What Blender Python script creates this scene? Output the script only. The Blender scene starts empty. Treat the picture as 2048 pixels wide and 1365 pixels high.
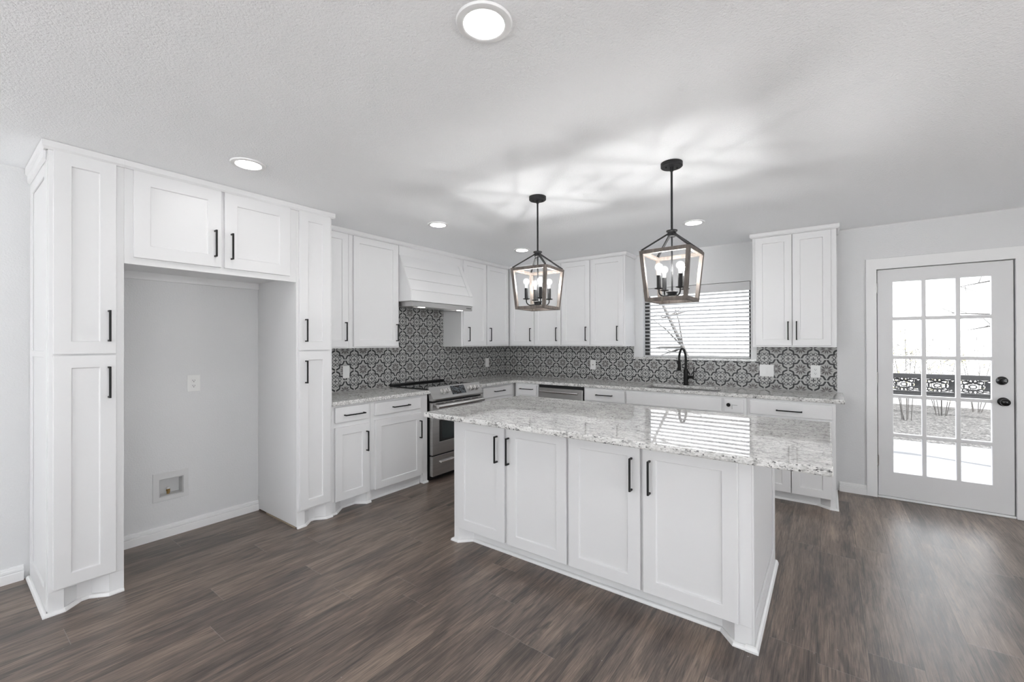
import bpy, bmesh, math, random
from mathutils import Vector, Matrix
random.seed(7)
C = bpy.context.scene.collection
S = bpy.context.scene
PI = math.pi

# ------------------------------------------------------------------ camera
YAW, PITCH, ROLL = 0.6343, 0.0032, -0.0027
FPX = 857.13
CAMPOS = Vector((3.8336, -5.0307, 1.3912))
fw0 = Vector((-math.sin(YAW), math.cos(YAW), 0)); rt0 = Vector((math.cos(YAW), math.sin(YAW), 0)); up0 = Vector((0, 0, 1))
fw = fw0*math.cos(PITCH) + up0*math.sin(PITCH)
up1 = up0*math.cos(PITCH) - fw0*math.sin(PITCH)
rt = rt0*math.cos(ROLL) + up1*math.sin(ROLL)
up = -rt0*math.sin(ROLL) + up1*math.cos(ROLL)
cam_data = bpy.data.cameras.new('camera')
cam = bpy.data.objects.new('camera', cam_data)
C.objects.link(cam)
cam.matrix_world = Matrix(((rt.x, up.x, -fw.x, CAMPOS.x), (rt.y, up.y, -fw.y, CAMPOS.y), (rt.z, up.z, -fw.z, CAMPOS.z), (0, 0, 0, 1)))
cam_data.sensor_width = 36.0; cam_data.sensor_fit = 'HORIZONTAL'
cam_data.lens = FPX/2048*36.0
cam_data.clip_start = 0.05; cam_data.clip_end = 200
S.camera = cam

# ------------------------------------------------------------------ world, sun, daylight, exposure
EXPOSURE = 1.2
WORLD_STRENGTH = 1.98
SUN_STRENGTH = 6.5
LENS_STRENGTH = 19.0
FILAMENT_STRENGTH = 345.0
W = bpy.data.worlds.new('overcast_sky'); S.world = W; W.use_nodes = True
bg = W.node_tree.nodes['Background']
bg.inputs[0].default_value = (0.93, 0.965, 1.0, 1); bg.inputs[1].default_value = WORLD_STRENGTH
sun_d = bpy.data.lights.new('sun', 'SUN'); sun_d.energy = SUN_STRENGTH; sun_d.angle = math.radians(3)
sun = bpy.data.objects.new('sun', sun_d); C.objects.link(sun)
sun.rotation_euler = Vector((-0.75, 0.28, -0.95)).to_track_quat('-Z', 'Y').to_euler()
S.view_settings.view_transform = 'Standard'; S.view_settings.look = 'None'
S.view_settings.exposure = EXPOSURE; S.view_settings.gamma = 1.0; S.view_settings.use_curve_mapping = False
S.cycles.max_bounces = 10; S.cycles.diffuse_bounces = 6; S.cycles.glossy_bounces = 4
S.cycles.transparent_max_bounces = 16
S.cycles.sample_clamp_indirect = 6.0
def portal(loc, sx, sy, direction):
    l = bpy.data.lights.new('daylight_portal', 'AREA'); l.shape = 'RECTANGLE'; l.size = sx; l.size_y = sy
    l.cycles.is_portal = True
    o = bpy.data.objects.new('daylight_portal', l); C.objects.link(o); o.location = loc
    o.rotation_euler = Vector(direction).to_track_quat('-Z', 'Z').to_euler()
RX, RY, H = 7.6, -8.6, 2.43         # room extents: x 0..RX, y RY..0
portal((2.63, .14, 1.62), 1.13, .8, (0, -1, 0))
portal((4.6, .14, 1.1), .6, 1.7, (0, -1, 0))
portal((2.0, RY-.14, 1.18), 3.0, 2.24, (0, 1, 0))
portal((RX+.14, -4.4, 1.13), 2.6, 2.14, (-1, 0, 0))
portal((RX+.14, -7.25, 1.13), 2.1, 2.14, (-1, 0, 0))

# ------------------------------------------------------------------ node helpers
class E:
    def __init__(s, nt, sock): s.nt, s.s = nt, sock
    def _m(s, op, *args, clamp=False):
        n = s.nt.nodes.new('ShaderNodeMath'); n.operation = op; n.use_clamp = clamp
        for i, a in enumerate((s,)+args):
            if isinstance(a, E): s.nt.links.new(a.s, n.inputs[i])
            else: n.inputs[i].default_value = float(a)
        return E(s.nt, n.outputs[0])
    def __add__(s, o): return s._m('ADD', o)
    def __sub__(s, o): return s._m('SUBTRACT', o)
    def __mul__(s, o): return s._m('MULTIPLY', o)
    def __truediv__(s, o): return s._m('DIVIDE', o)
    def abs(s): return s._m('ABSOLUTE')
    def floor(s): return s._m('FLOOR')
    def fract(s): return s._m('FRACT')
    def min(s, o): return s._m('MINIMUM', o)
    def max(s, o): return s._m('MAXIMUM', o)
    def lt(s, o): return s._m('LESS_THAN', o)
    def gt(s, o): return s._m('GREATER_THAN', o)
    def sqrt(s): return s._m('SQRT')
    def atan2(s, o): return s._m('ARCTAN2', o)
    def clamp(s): return s._m('ADD', 0.0, clamp=True)
def const(nt, v):
    n = nt.nodes.new('ShaderNodeValue'); n.outputs[0].default_value = v; return E(nt, n.outputs[0])
def dist(a, b, ca, cb):
    da = a-ca; db = b-cb
    return (da*da+db*db).sqrt()
def new_mat(name):
    m = bpy.data.materials.new(name); m.use_nodes = True
    return m, m.node_tree, m.node_tree.nodes['Principled BSDF']
def coords(nt):
    t = nt.nodes.new('ShaderNodeTexCoord'); s = nt.nodes.new('ShaderNodeSeparateXYZ')
    nt.links.new(t.outputs['Object'], s.inputs[0])
    return t, E(nt, s.outputs[0]), E(nt, s.outputs[1]), E(nt, s.outputs[2])
def combine(nt, x, y, z):
    n = nt.nodes.new('ShaderNodeCombineXYZ')
    for i, a in enumerate((x, y, z)):
        if isinstance(a, E): nt.links.new(a.s, n.inputs[i])
        else: n.inputs[i].default_value = a
    return n.outputs[0]
def noise(nt, vec, scale, detail=3, rough=.55, distort=0):
    n = nt.nodes.new('ShaderNodeTexNoise'); n.inputs['Scale'].default_value = scale; n.inputs['Detail'].default_value = detail
    n.inputs['Roughness'].default_value = rough; n.inputs['Distortion'].default_value = distort
    if vec is not None: nt.links.new(vec, n.inputs['Vector'])
    return E(nt, n.outputs[0])
def ramp(nt, fac, stops):
    n = nt.nodes.new('ShaderNodeValToRGB'); cr = n.color_ramp
    while len(cr.elements) < len(stops): cr.elements.new(.5)
    for e, (p, c) in zip(cr.elements, stops):
        e.position = p; e.color = (*c, 1) if len(c) == 3 else c
    nt.links.new(fac.s, n.inputs[0]); return n.outputs[0]
def mixc(nt, fac, a, b, mode='MIX'):
    n = nt.nodes.new('ShaderNodeMix'); n.data_type = 'RGBA'; n.blend_type = mode
    if isinstance(fac, E): nt.links.new(fac.s, n.inputs[0])
    else: n.inputs[0].default_value = fac
    for i, c in ((6, a), (7, b)):
        if isinstance(c, tuple): n.inputs[i].default_value = (*c, 1)
        else: nt.links.new(c, n.inputs[i])
    return n.outputs[2]
def bump(nt, p, h, strength, distance):
    n = nt.nodes.new('ShaderNodeBump'); n.inputs['Strength'].default_value = strength; n.inputs['Distance'].default_value = distance
    nt.links.new(h.s, n.inputs['Height']); nt.links.new(n.outputs[0], p.inputs['Normal'])
def simple(name, col, rough=.5, metal=0.0, bump_scale=None, bump_dist=.001, spec=.5, emit=None):
    m, nt, p = new_mat(name)
    p.inputs['Base Color'].default_value = (*col, 1); p.inputs['Roughness'].default_value = rough
    p.inputs['Metallic'].default_value = metal; p.inputs['Specular IOR Level'].default_value = spec
    if emit: p.inputs['Emission Color'].default_value = (*emit[0], 1); p.inputs['Emission Strength'].default_value = emit[1]
    if bump_scale:
        t, x, y, z = coords(nt)
        bump(nt, p, noise(nt, t.outputs['Object'], bump_scale, 2), 1.0, bump_dist)
    return m

M = {}
M['cabinet'] = simple('white_cabinet_paint', (.78, .78, .785), .38, bump_scale=60, bump_dist=.0002)
M['trim'] = simple('white_trim_paint', (.83, .83, .83), .35)
M['door_paint'] = simple('door_paint', (.73, .73, .735), .4, bump_scale=40, bump_dist=.0003)
M['wall'] = simple('textured_wall_paint', (.70, .703, .708), .65, bump_scale=95, bump_dist=.0018)
M['ceiling'] = simple('stippled_ceiling_paint', (.925, .935, .95), .8, bump_scale=120, bump_dist=.0032)
M['black'] = simple('matte_black_metal', (.008, .008, .008), .45, spec=.3)
M['iron'] = simple('pendant_black_iron', (.010, .010, .011), .5, spec=.35)
M['gloss_black'] = simple('polished_black', (.006, .006, .007), .12)
M['glass_top'] = simple('black_ceramic_glass', (.012, .013, .014), .04)
M['plastic'] = simple('white_plate_plastic', (.80, .80, .79), .3)
M['greyplastic'] = simple('pale_box_plastic', (.66, .66, .66), .4)
M['slot'] = simple('dark_slot', (.03, .03, .03), .5)
M['steelbright'] = simple('polished_steel', (.72, .71, .70), .18, 1.0)
M['brass'] = simple('aged_brass', (.45, .30, .12), .3, 1.0)
M['blind'] = simple('white_blind_slats', (.60, .60, .605), .45)
M['bronze'] = simple('dark_window_aluminium', (.012, .012, .012), .5)
M['blacktrim'] = simple('black_appliance_enamel', (.012, .012, .012), .3)
M['ovenglass'] = simple('oven_window_glass', (.02, .028, .028), .06)
M['concrete'] = simple('patio_concrete', (.155, .158, .165), .9, bump_scale=25, bump_dist=.002)
M['bounce_ground'] = simple('pale_bounce_ground', (.88, .875, .86), .9)  # invented pale surface, made bright to reflect daylight up through the added windows
M['railpaint'] = simple('grey_rail_paint', (.012, .012, .0125), .6)
M['line'] = simple('grey_scored_line', (.30, .30, .30), .6)
M['raw'] = simple('raw_chipboard_edge', (.33, .27, .2), .8)
def steel():
    m, nt, p = new_mat('brushed_stainless')
    t, x, y, z = coords(nt)
    n = noise(nt, combine(nt, x*4, y*4, z*420), 1.0, 2)
    nt.links.new(ramp(nt, n, [(.3, (.44, .435, .43)), (.7, (.53, .525, .52))]), p.inputs['Base Color'])
    p.inputs['Metallic'].default_value = 1.0; p.inputs['Roughness'].default_value = .3
    return m
M['steel'] = steel()
def pane(name):
    m, nt, p = new_mat(name); nt.nodes.remove(p)
    out = nt.nodes['Material Output']
    tr = nt.nodes.new('ShaderNodeBsdfTransparent'); gl = nt.nodes.new('ShaderNodeBsdfGlossy'); gl.inputs['Roughness'].default_value = .02
    mx = nt.nodes.new('ShaderNodeMixShader'); mx.inputs[0].default_value = .02
    nt.links.new(tr.outputs[0], mx.inputs[1]); nt.links.new(gl.outputs[0], mx.inputs[2]); nt.links.new(mx.outputs[0], out.inputs[0])
    return m
M['pane'] = pane('window_pane')
def bulbglass():
    m, nt, p = new_mat('clear_bulb_glass'); nt.nodes.remove(p)
    out = nt.nodes['Material Output']
    tr = nt.nodes.new('ShaderNodeBsdfTransparent'); em = nt.nodes.new('ShaderNodeEmission')
    em.inputs[1].default_value = .13; ad = nt.nodes.new('ShaderNodeAddShader')
    nt.links.new(tr.outputs[0], ad.inputs[0]); nt.links.new(em.outputs[0], ad.inputs[1]); nt.links.new(ad.outputs[0], out.inputs[0])
    return m
M['bulb'] = bulbglass()
def emitter(name, col, s):
    m, nt, p = new_mat(name); nt.nodes.remove(p)
    em = nt.nodes.new('ShaderNodeEmission'); em.inputs[0].default_value = (*col, 1); em.inputs[1].default_value = s
    nt.links.new(em.outputs[0], nt.nodes['Material Output'].inputs[0]); return m
M['filament'] = emitter('glowing_filament', (1, .99, .975), FILAMENT_STRENGTH)
M['lens'] = emitter('glowing_downlight_lens', (1, .992, .978), LENS_STRENGTH)
M['hoodlens'] = emitter('glowing_hood_lamp', (1, .98, .95), 2.0)

def floor_mat():
    m, nt, p = new_mat('dark_plank_floor')
    t, x, y, z = coords(nt)
    PW, PL = .185, 1.22
    u = (x-3.79)/PW; i = u.floor()
    wn = nt.nodes.new('ShaderNodeTexWhiteNoise'); wn.noise_dimensions = '1D'; nt.links.new(i.s, wn.inputs['W'])
    v = y/PL + E(nt, wn.outputs['Value'])*7.31
    j = v.floor()
    wn2 = nt.nodes.new('ShaderNodeTexWhiteNoise'); wn2.noise_dimensions = '2D'
    nt.links.new(combine(nt, i, j, 0.0), wn2.inputs['Vector'])
    r = E(nt, wn2.outputs['Value'])
    off = r*37.0
    broad = noise(nt, combine(nt, x*9+off, y*1.3, off), 1.0, 4, .6, .6)
    mid = noise(nt, combine(nt, x*52+off, y*3.4, off), 1.0, 4, .65, .8)
    fine = noise(nt, combine(nt, x*230+off, y*7.0, off), 1.0, 3, .65, .4)
    tone = broad*.55 + mid*.40 + fine*.44 + (r-.5)*.08 - .17
    base = ramp(nt, tone, [(.33, (.036, .027, .0225)), (.46, (.104, .078, .064)), (.57, (.195, .147, .118)), (.72, (.34, .258, .20))])
    hue = noise(nt, combine(nt, x*3+off, y*.8, off+5.0), 1.0, 2)
    knot = noise(nt, combine(nt, x*24+off, y*2.6, off+9.0), 1.0, 3, .6, 1.0)
    base = mixc(nt, ((knot-.57)*7.0).clamp()*.75, base, (.032, .027, .025))
    base = mixc(nt, ((hue-.40)*2.2).clamp()*.22, base, (.085, .085, .090))
    fu = u.fract(); fv = v.fract()
    seam = (fu.min(fu*-1.0+1.0)*PW).lt(.0011)
    joint = (fv.min(fv*-1.0+1.0)*PL).lt(.0012)
    base = mixc(nt, seam*.75, base, (.030, .026, .024))
    base = mixc(nt, joint*.55, base, (.30, .27, .25))
    dn = noise(nt, t.outputs['Object'], 47.0, 1)
    base = mixc(nt, dn.gt(.80)*.5, base, (.5, .48, .46))
    nt.links.new(base, p.inputs['Base Color'])
    p.inputs['Specular IOR Level'].default_value = .65
    rr = mid*.14+.27
    nt.links.new(rr.s, p.inputs['Roughness'])
    bump(nt, p, fine*.6+mid*.4-seam.max(joint)*.8, .5, .0012)
    return m
M['floor'] = floor_mat()

def granite():
    m, nt, p = new_mat('white_speckled_granite')
    t, x, y, z = coords(nt)
    vec = combine(nt, x*.55, y*1.25, z)
    a = noise(nt, vec, 22, 4, .65, .4)
    b = noise(nt, vec, 115, 3, .6, .3)
    c = noise(nt, vec, 150, 2, .6)
    base = ramp(nt, a*.55+c*.45, [(.34, (.36, .355, .345)), (.46, (.64, .635, .62)), (.57, (.80, .795, .78))])
    mask = noise(nt, vec, 9, 3, .6)
    dark = (b-.578+(mask-.5)*.24)*16.0
    base = mixc(nt, dark.clamp()*.93, base, (.025, .025, .026))
    g2 = ((noise(nt, vec, 62, 3, .62, .4)-.555)*9.0).clamp()
    base = mixc(nt, g2*.65, base, (.20, .195, .19))
    nt.links.new(base, p.inputs['Base Color'])
    p.inputs['Roughness'].default_value = .025
    p.inputs['Specular IOR Level'].default_value = .62
    return m
M['granite'] = granite()

def tile_mat(name, axis, origin):
    m, nt, p = new_mat(name)
    t, x, y, z = coords(nt)
    P = .2033
    u = ((x if axis == 'x' else y)-origin)/P; v = (z-1.1195)/P      # integers: the flower centres
    fu = (u.fract()-.5).abs(); fv = (v.fract()-.5).abs()            # quatrefoil centre at 0, flower at .5
    a = fu.max(fv); b = fu.min(fv)
    r1 = dist(a, b, .285, .050)
    f = (r1-.205).max((a-.410)*.88+(b-.210)*.47)
    band = f.gt(-.074) * f.lt(0.0) * (a+b).gt(.385) * b.gt(.03)
    ring = (dist(a, b, .222, .078)-.068).abs().lt(.0125)
    cut = a.gt(.232)*b.lt(.05)
    ring = ring * (cut*-1.0+1.0)
    dot = dist(a, b, .238, .036).lt(.026)
    link = ((a+b)-.262).abs().lt(.013) * (a-b).abs().lt(.10)
    link2 = ((a+b)-.185).abs().lt(.008) * b.lt(.06)
    petal = dist(a*.48, b, .026, 0.0).lt(.022)
    ctr = dist(a, b, 0, 0).lt(.016)
    # flower in the corner
    pu = (fu*-1.0+.5); pv = (fv*-1.0+.5)
    hi = pu.max(pv); lo = pu.min(pv)
    rad = dist(hi, lo, 0, 0); ang = lo.atan2(hi)
    d1 = ((ang-.20)*rad).abs(); d2 = ((ang-.785)*rad).abs()
    w1 = ((rad-.140)*.27).abs(); w2 = ((rad-.168)*.31).abs()
    pet = (d1+w1).lt(.031).max((d2+w2).lt(.036))
    pet = pet * rad.gt(.045)
    edge = (f-.020).abs().lt(.009) * b.gt(.02) * (a+b).gt(.46)
    grout = hi.max(lo)*0.0 + lo.lt(.0055)
    dk = band.max(ring).max(dot).max(link).max(petal).max(ctr).clamp()
    n = noise(nt, t.outputs['Object'], 38, 3)
    light = ramp(nt, n, [(.3, (.40, .40, .39)), (.7, (.50, .50, .49))])
    outer = f.gt(0.0) * (a+b).gt(.46)
    light = mixc(nt, outer*.32, light, (.20, .195, .19))
    col = mixc(nt, pet, light, (.085, .075, .072))
    col = mixc(nt, edge*.7, col, (.58, .58, .57))
    col = mixc(nt, dk, col, (.022, .022, .024))
    col = mixc(nt, grout*.75, col, (.52, .52, .51))
    nt.links.new(col, p.inputs['Base Color'])
    p.inputs['Roughness'].default_value = .42
    return m
M['tile_back'] = tile_mat('patterned_tile_back', 'x', 3.2165)
M['tile_left'] = tile_mat('patterned_tile_left', 'y', -2.4022)

def wood_mat():
    m, nt, p = new_mat('weathered_grey_wood')
    t, x, y, z = coords(nt)
    n = noise(nt, combine(nt, x*60, y*60, z*14), 1.0, 4, .6, .5)
    nt.links.new(ramp(nt, n, [(.3, (.070, .058, .050)), (.55, (.135, .113, .098)), (.75, (.21, .18, .16))]), p.inputs['Base Color'])
    p.inputs['Roughness'].default_value = .6
    return m
M['wood'] = wood_mat()
def display_mat():
    m, nt, p = new_mat('oven_display_glass')
    t, x, y, z = coords(nt)
    n = noise(nt, combine(nt, x, y, z), 150, 2, .6)
    g = n.gt(.56)
    n2 = noise(nt, t.outputs['Object'], 22, 1).gt(.44)
    nt.links.new(mixc(nt, g*n2*.8, (.008, .008, .009), (.30, .36, .40)), p.inputs['Base Color'])
    p.inputs['Roughness'].default_value = .15
    return m
M['display'] = display_mat()
def ground_mat():
    m, nt, p = new_mat('leaf_littered_ground')
    t, x, y, z = coords(nt)
    n = noise(nt, t.outputs['Object'], 22, 5, .75, .6)
    nt.links.new(ramp(nt, n, [(.38, (.012, .0115, .011)), (.5, (.05, .048, .046)), (.62, (.16, .155, .15))]), p.inputs['Base Color'])
    p.inputs['Roughness'].default_value = .95; bump(nt, p, n, 1.0, .03)
    return m
M['ground'] = ground_mat()
def fence_mat():
    m, nt, p = new_mat('bleached_fence_boards')
    t, x, y, z = coords(nt)
    n = noise(nt, combine(nt, x*18, y, z*1.2), 1.0, 4, .6)
    nt.links.new(ramp(nt, n, [(.3, (.50, .49, .48)), (.6, (.80, .79, .78))]), p.inputs['Base Color'])
    p.inputs['Roughness'].default_value = .9
    return m
M['fence'] = fence_mat()
M['bark'] = simple('grey_bark', (.07, .066, .062), .9, bump_scale=20, bump_dist=.01)
M['leaf'] = simple('dry_yellow_green_leaves', (.55, .52, .28), .8)

# ------------------------------------------------------------------ mesh helpers
class MB:
    def __init__(s): s.v = []; s.f = []
    def add(s, verts, faces):
        n = len(s.v); s.v += [tuple(q) for q in verts]; s.f += [tuple(n+i for i in f) for f in faces]; return s
    def box(s, x0, x1, y0, y1, z0, z1):
        if x0 > x1: x0, x1 = x1, x0
        if y0 > y1: y0, y1 = y1, y0
        if z0 > z1: z0, z1 = z1, z0
        return s.add([(x0,y0,z0),(x1,y0,z0),(x1,y1,z0),(x0,y1,z0),(x0,y0,z1),(x1,y0,z1),(x1,y1,z1),(x0,y1,z1)],
                     [(0,3,2,1),(4,5,6,7),(0,1,5,4),(1,2,6,5),(2,3,7,6),(3,0,4,7)])
    def hexa(s, bottom, top):       # two quads, same winding
        return s.add(list(bottom)+list(top), [(3,2,1,0),(4,5,6,7),(0,1,5,4),(1,2,6,5),(2,3,7,6),(3,0,4,7)])
    def beam(s, p0, p1, w, h, side=None):   # rectangular bar from p0 to p1
        p0, p1 = Vector(p0), Vector(p1); d = (p1-p0).normalized()
        sd = Vector(side) if side is not None else (Vector((0,0,1)).cross(d) if abs(d.z) < .95 else Vector((1,0,0)))
        sd = (sd - d*sd.dot(d)).normalized(); ud = d.cross(sd)
        q = lambda p: [p-sd*w/2-ud*h/2, p+sd*w/2-ud*h/2, p+sd*w/2+ud*h/2, p-sd*w/2+ud*h/2]
        return s.hexa(q(p0), q(p1))
    def tube(s, pts, r, n=12, caps=True):
        pts = [Vector(p) for p in pts]; rr = r if isinstance(r, (list, tuple)) else [r]*len(pts)
        base = len(s.v); t0 = (pts[1]-pts[0]).normalized()
        ref = Vector((0,0,1)) if abs(t0.z) < .9 else Vector((1,0,0))
        nrm = (ref-t0*ref.dot(t0)).normalized()
        for k, p in enumerate(pts):
            t = (pts[min(k+1, len(pts)-1)]-pts[max(k-1, 0)]).normalized()
            nrm = (nrm-t*nrm.dot(t)).normalized(); bn = t.cross(nrm)
            for a in range(n):
                c = math.cos(2*PI*a/n); si = math.sin(2*PI*a/n)
                s.v.append(tuple(p+(nrm*c+bn*si)*rr[k]))
        for k in range(len(pts)-1):
            for a in range(n):
                b = (a+1) % n
                s.f.append((base+k*n+a, base+k*n+b, base+(k+1)*n+b, base+(k+1)*n+a))
        if caps:
            s.f.append(tuple(base+a for a in reversed(range(n))))
            s.f.append(tuple(base+(len(pts)-1)*n+a for a in range(n)))
        return s
    def lathe(s, prof, c=(0,0,0), n=32, axis='z'):   # profile of (radius, height); closed where radius = 0
        def put(r, h, a):
            x, y = r*math.cos(a), r*math.sin(a)
            if axis == 'z': return (c[0]+x, c[1]+y, c[2]+h)
            if axis == 'x': return (c[0]+h, c[1]+x, c[2]+y)
            return (c[0]+x, c[1]-h, c[2]+y)          # 'y': height grows towards the room
        base = len(s.v)
        for r, h in prof:
            for k in range(n): s.v.append(put(max(r, 1e-5), h, 2*PI*k/n))
        for j in range(len(prof)-1):
            for k in range(n):
                b = (k+1) % n
                s.f.append((base+j*n+k, base+j*n+b, base+(j+1)*n+b, base+(j+1)*n+k))
        for j, rev in ((0, True), (len(prof)-1, False)):
            ring = [base+j*n+k for k in range(n)]
            s.f.append(tuple(reversed(ring)) if rev else tuple(ring))
        return s
    def extrude_line(s, pts, prof):      # prof (out, z) swept along a 2D polyline; out = to the right of travel
        n = len(pts); base = len(s.v); m = len(prof)
        P = [Vector((a, b)) for a, b in pts]
        for k in range(n):
            d0 = (P[k]-P[k-1]).normalized() if k > 0 else None
            d1 = (P[k+1]-P[k]).normalized() if k < n-1 else None
            if d0 is None: d0 = d1
            if d1 is None: d1 = d0
            n0 = Vector((d0.y, -d0.x)); n1 = Vector((d1.y, -d1.x))
            mm = (n0+n1).normalized(); sc = 1/max(.35, mm.dot(n1))
            for o, z in prof:
                q = P[k]+mm*(o*sc); s.v.append((q.x, q.y, z))
        for k in range(n-1):
            for a in range(m):
                b = (a+1) % m
                s.f.append((base+k*m+a, base+k*m+b, base+(k+1)*m+b, base+(k+1)*m+a))
        s.f.append(tuple(base+a for a in range(m))); s.f.append(tuple(base+(n-1)*m+a for a in reversed(range(m))))
        return s
    def cells(s, us, vs, filled, d0, d1, put):   # plate from grid cells; put(u, v, d) -> point
        nu, nv = len(us)-1, len(vs)-1
        F = lambda i, j: 0 <= i < nu and 0 <= j < nv and filled((us[i]+us[i+1])/2, (vs[j]+vs[j+1])/2)
        ids = {}
        def vid(i, j, d):
            k = (i, j, d)
            if k not in ids: ids[k] = len(s.v); s.v.append(tuple(put(us[i], vs[j], d1 if d else d0)))
            return ids[k]
        for i in range(nu):
            for j in range(nv):
                if not F(i, j): continue
                s.f.append((vid(i,j,1), vid(i+1,j,1), vid(i+1,j+1,1), vid(i,j+1,1)))
                s.f.append((vid(i,j+1,0), vid(i+1,j+1,0), vid(i+1,j,0), vid(i,j,0)))
                for (di, dj, a, b) in ((-1,0,(i,j),(i,j+1)), (1,0,(i+1,j+1),(i+1,j)), (0,-1,(i+1,j),(i,j)), (0,1,(i,j+1),(i+1,j+1))):
                    if not F(i+di, j+dj):
                        s.f.append((vid(*a,1), vid(*b,1), vid(*b,0), vid(*a,0)))
        return s
    def build(s, name, mat, parent=None, bevel=0, smooth=False, seg=1, **props):
        me = bpy.data.meshes.new(name); me.from_pydata(s.v, [], s.f)
        bm = bmesh.new(); bm.from_mesh(me); bmesh.ops.recalc_face_normals(bm, faces=bm.faces); bm.to_mesh(me); bm.free()
        me.materials.append(M[mat])
        o = bpy.data.objects.new(name, me); C.objects.link(o)
        if smooth:
            for p in me.polygons: p.use_smooth = True
            try: me.set_sharp_from_angle(angle=math.radians(38))
            except Exception: pass
        if bevel:
            b = o.modifiers.new('bevel', 'BEVEL'); b.width = bevel; b.segments = seg; b.limit_method = 'ANGLE'; b.angle_limit = math.radians(30)
        if parent is not None: attach(o, parent)
        for k, v in props.items(): o[k] = v
        return o
def attach(o, parent):
    o.parent = parent
    o.matrix_parent_inverse = Matrix.Translation(-parent.location)     # every mesh is modelled in place
def tag(o, label, cat, group=None):
    o['label'] = label; o['category'] = cat
    if group: o['group'] = group
    return o
def thing(name, label, cat, loc, group=None):
    o = bpy.data.objects.new(name, None); C.objects.link(o); o.location = loc; o.empty_display_size = .1
    return tag(o, label, cat, group)
def struct(o): o['kind'] = 'structure'; return o

# ------------------------------------------------------------------ room shell
T = .12
MB().box(-T, RX+T, RY-T, T, -.1, 0).build('floor', 'floor', kind='structure')
MB().box(-T, RX+T, RY-T, T, H, H+.12).build('ceiling', 'ceiling', kind='structure')
WBX = (-4.062, -3.921, .292, .417)        # recess of the water box in the left wall
def hole(rects): return lambda u, v: not any(a < u < b and c < v < d for a, b, c, d in rects)
MB().cells([RY, WBX[0], WBX[1], T], [0, WBX[2], WBX[3], H], hole([WBX]), -T, 0, lambda u, v, d: (d, u, v)).build('wall_left', 'wall', kind='structure')
WIN = (2.068, 3.197, 1.213, 2.023); DOOR = (4.190, 5.018, 0, 2.034)
MB().cells([0, WIN[0], WIN[1], DOOR[0], DOOR[1], RX], [0, WIN[2], WIN[3], DOOR[3], H], hole([WIN, DOOR]), 0, T, lambda u, v, d: (u, d, v)).build('wall_back', 'wall', kind='structure')
RW = [(.5, 3.5, .06, 2.3)]
MB().cells([0, .5, 3.5, RX], [0, .06, 2.3, H], hole(RW), -T, 0, lambda u, v, d: (u, RY+d, v)).build('wall_front', 'wall', kind='structure')
MB().cells([RY, -8.3, -6.2, -5.7, -3.1, T], [0, .06, 2.2, H], hole([(-5.7, -3.1, .06, 2.2), (-8.3, -6.2, .06, 2.2)]), 0, T, lambda u, v, d: (RX+d, u, v)).build('wall_right', 'wall', kind='structure')
def added_window(name, put, u0, u1, v0, v1):  # windows added in the unseen walls to bring daylight into the room
    us = [u0, u0+.05, (u0+u1)/2-.03, (u0+u1)/2+.03, u1-.05, u1]; vs = [v0, v0+.05, v1-.05, v1]
    f = MB().cells(us, vs, lambda u, v: not ((u0+.05 < u < (u0+u1)/2-.03 or (u0+u1)/2+.03 < u < u1-.05) and v0+.05 < v < v1-.05), -.08, -.03, put).build(name, 'trim', kind='structure')
    MB().cells([u0+.04, u1-.04], [v0+.04, v1-.04], lambda u, v: True, -.058, -.053, put).build('glass', 'pane', f)
added_window('added_window_2', lambda u, v, d: (u, RY+d, v), *RW[0])
added_window('added_window_3', lambda u, v, d: (RX-d, u, v), -5.7, -3.1, .06, 2.2)
added_window('added_window_4', lambda u, v, d: (RX-d, u, v), -8.3, -6.2, .06, 2.2)

# baseboards: stepped profile (out, z)
BP = [(0, 0), (.017, 0), (.017, .050), (.015, .054), (.006, .0555), (.006, .060), (.0135, .061), (.0135, .071), (.012, .074), (.006, .0755), (.006, .079), (.009, .080), (.008, .086), (0, .088)]
def baseboard(name, pts): MB().extrude_line(pts, BP).build(name, 'trim', kind='structure')
baseboard('baseboard_niche', [(.0, -4.377), (.0, -3.404)])
baseboard('baseboard_left', [(.0, RY+.02), (.0, -4.70)])
baseboard('baseboard_back', [(3.92, .0), (4.116, .0)])
baseboard('baseboard_right', [(5.10, .0), (RX-.02, .0)])

# ------------------------------------------------------------------ cabinet kit
# 'L' cabinets face +x (u = y, depth along x), 'B' cabinets face -y (u = x, depth along -y)
def mp(face, base):
    if face == 'L': return lambda u, z, d: (base+d, u, z)
    return lambda u, z, d: (u, -(base+d), z)
def pbox(mb, put, u0, u1, z0, z1, d0, d1):
    a = put(u0, z0, d0); b = put(u1, z1, d1)
    return mb.box(a[0], b[0], a[1], b[1], a[2], b[2])
def shaker(put, u0, u1, z0, z1, rail=.063, t=.02, dep=.009):
    mb = MB(); i = rail; k = .0025
    ring = lambda e, d: [put(u0+e, z0+e, d), put(u1-e, z0+e, d), put(u1-e, z1-e, d), put(u0+e, z1-e, d)]
    v = ring(0, 0)+ring(0, t)+ring(i, t)+ring(i+k, t-dep)
    f = [(3,2,1,0)]
    for r in (0, 4, 8):
        for q in range(4): f.append((r+q, r+(q+1) % 4, r+4+(q+1) % 4, r+4+q))
    f.append((12, 13, 14, 15))
    return mb.add(v, f)
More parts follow.
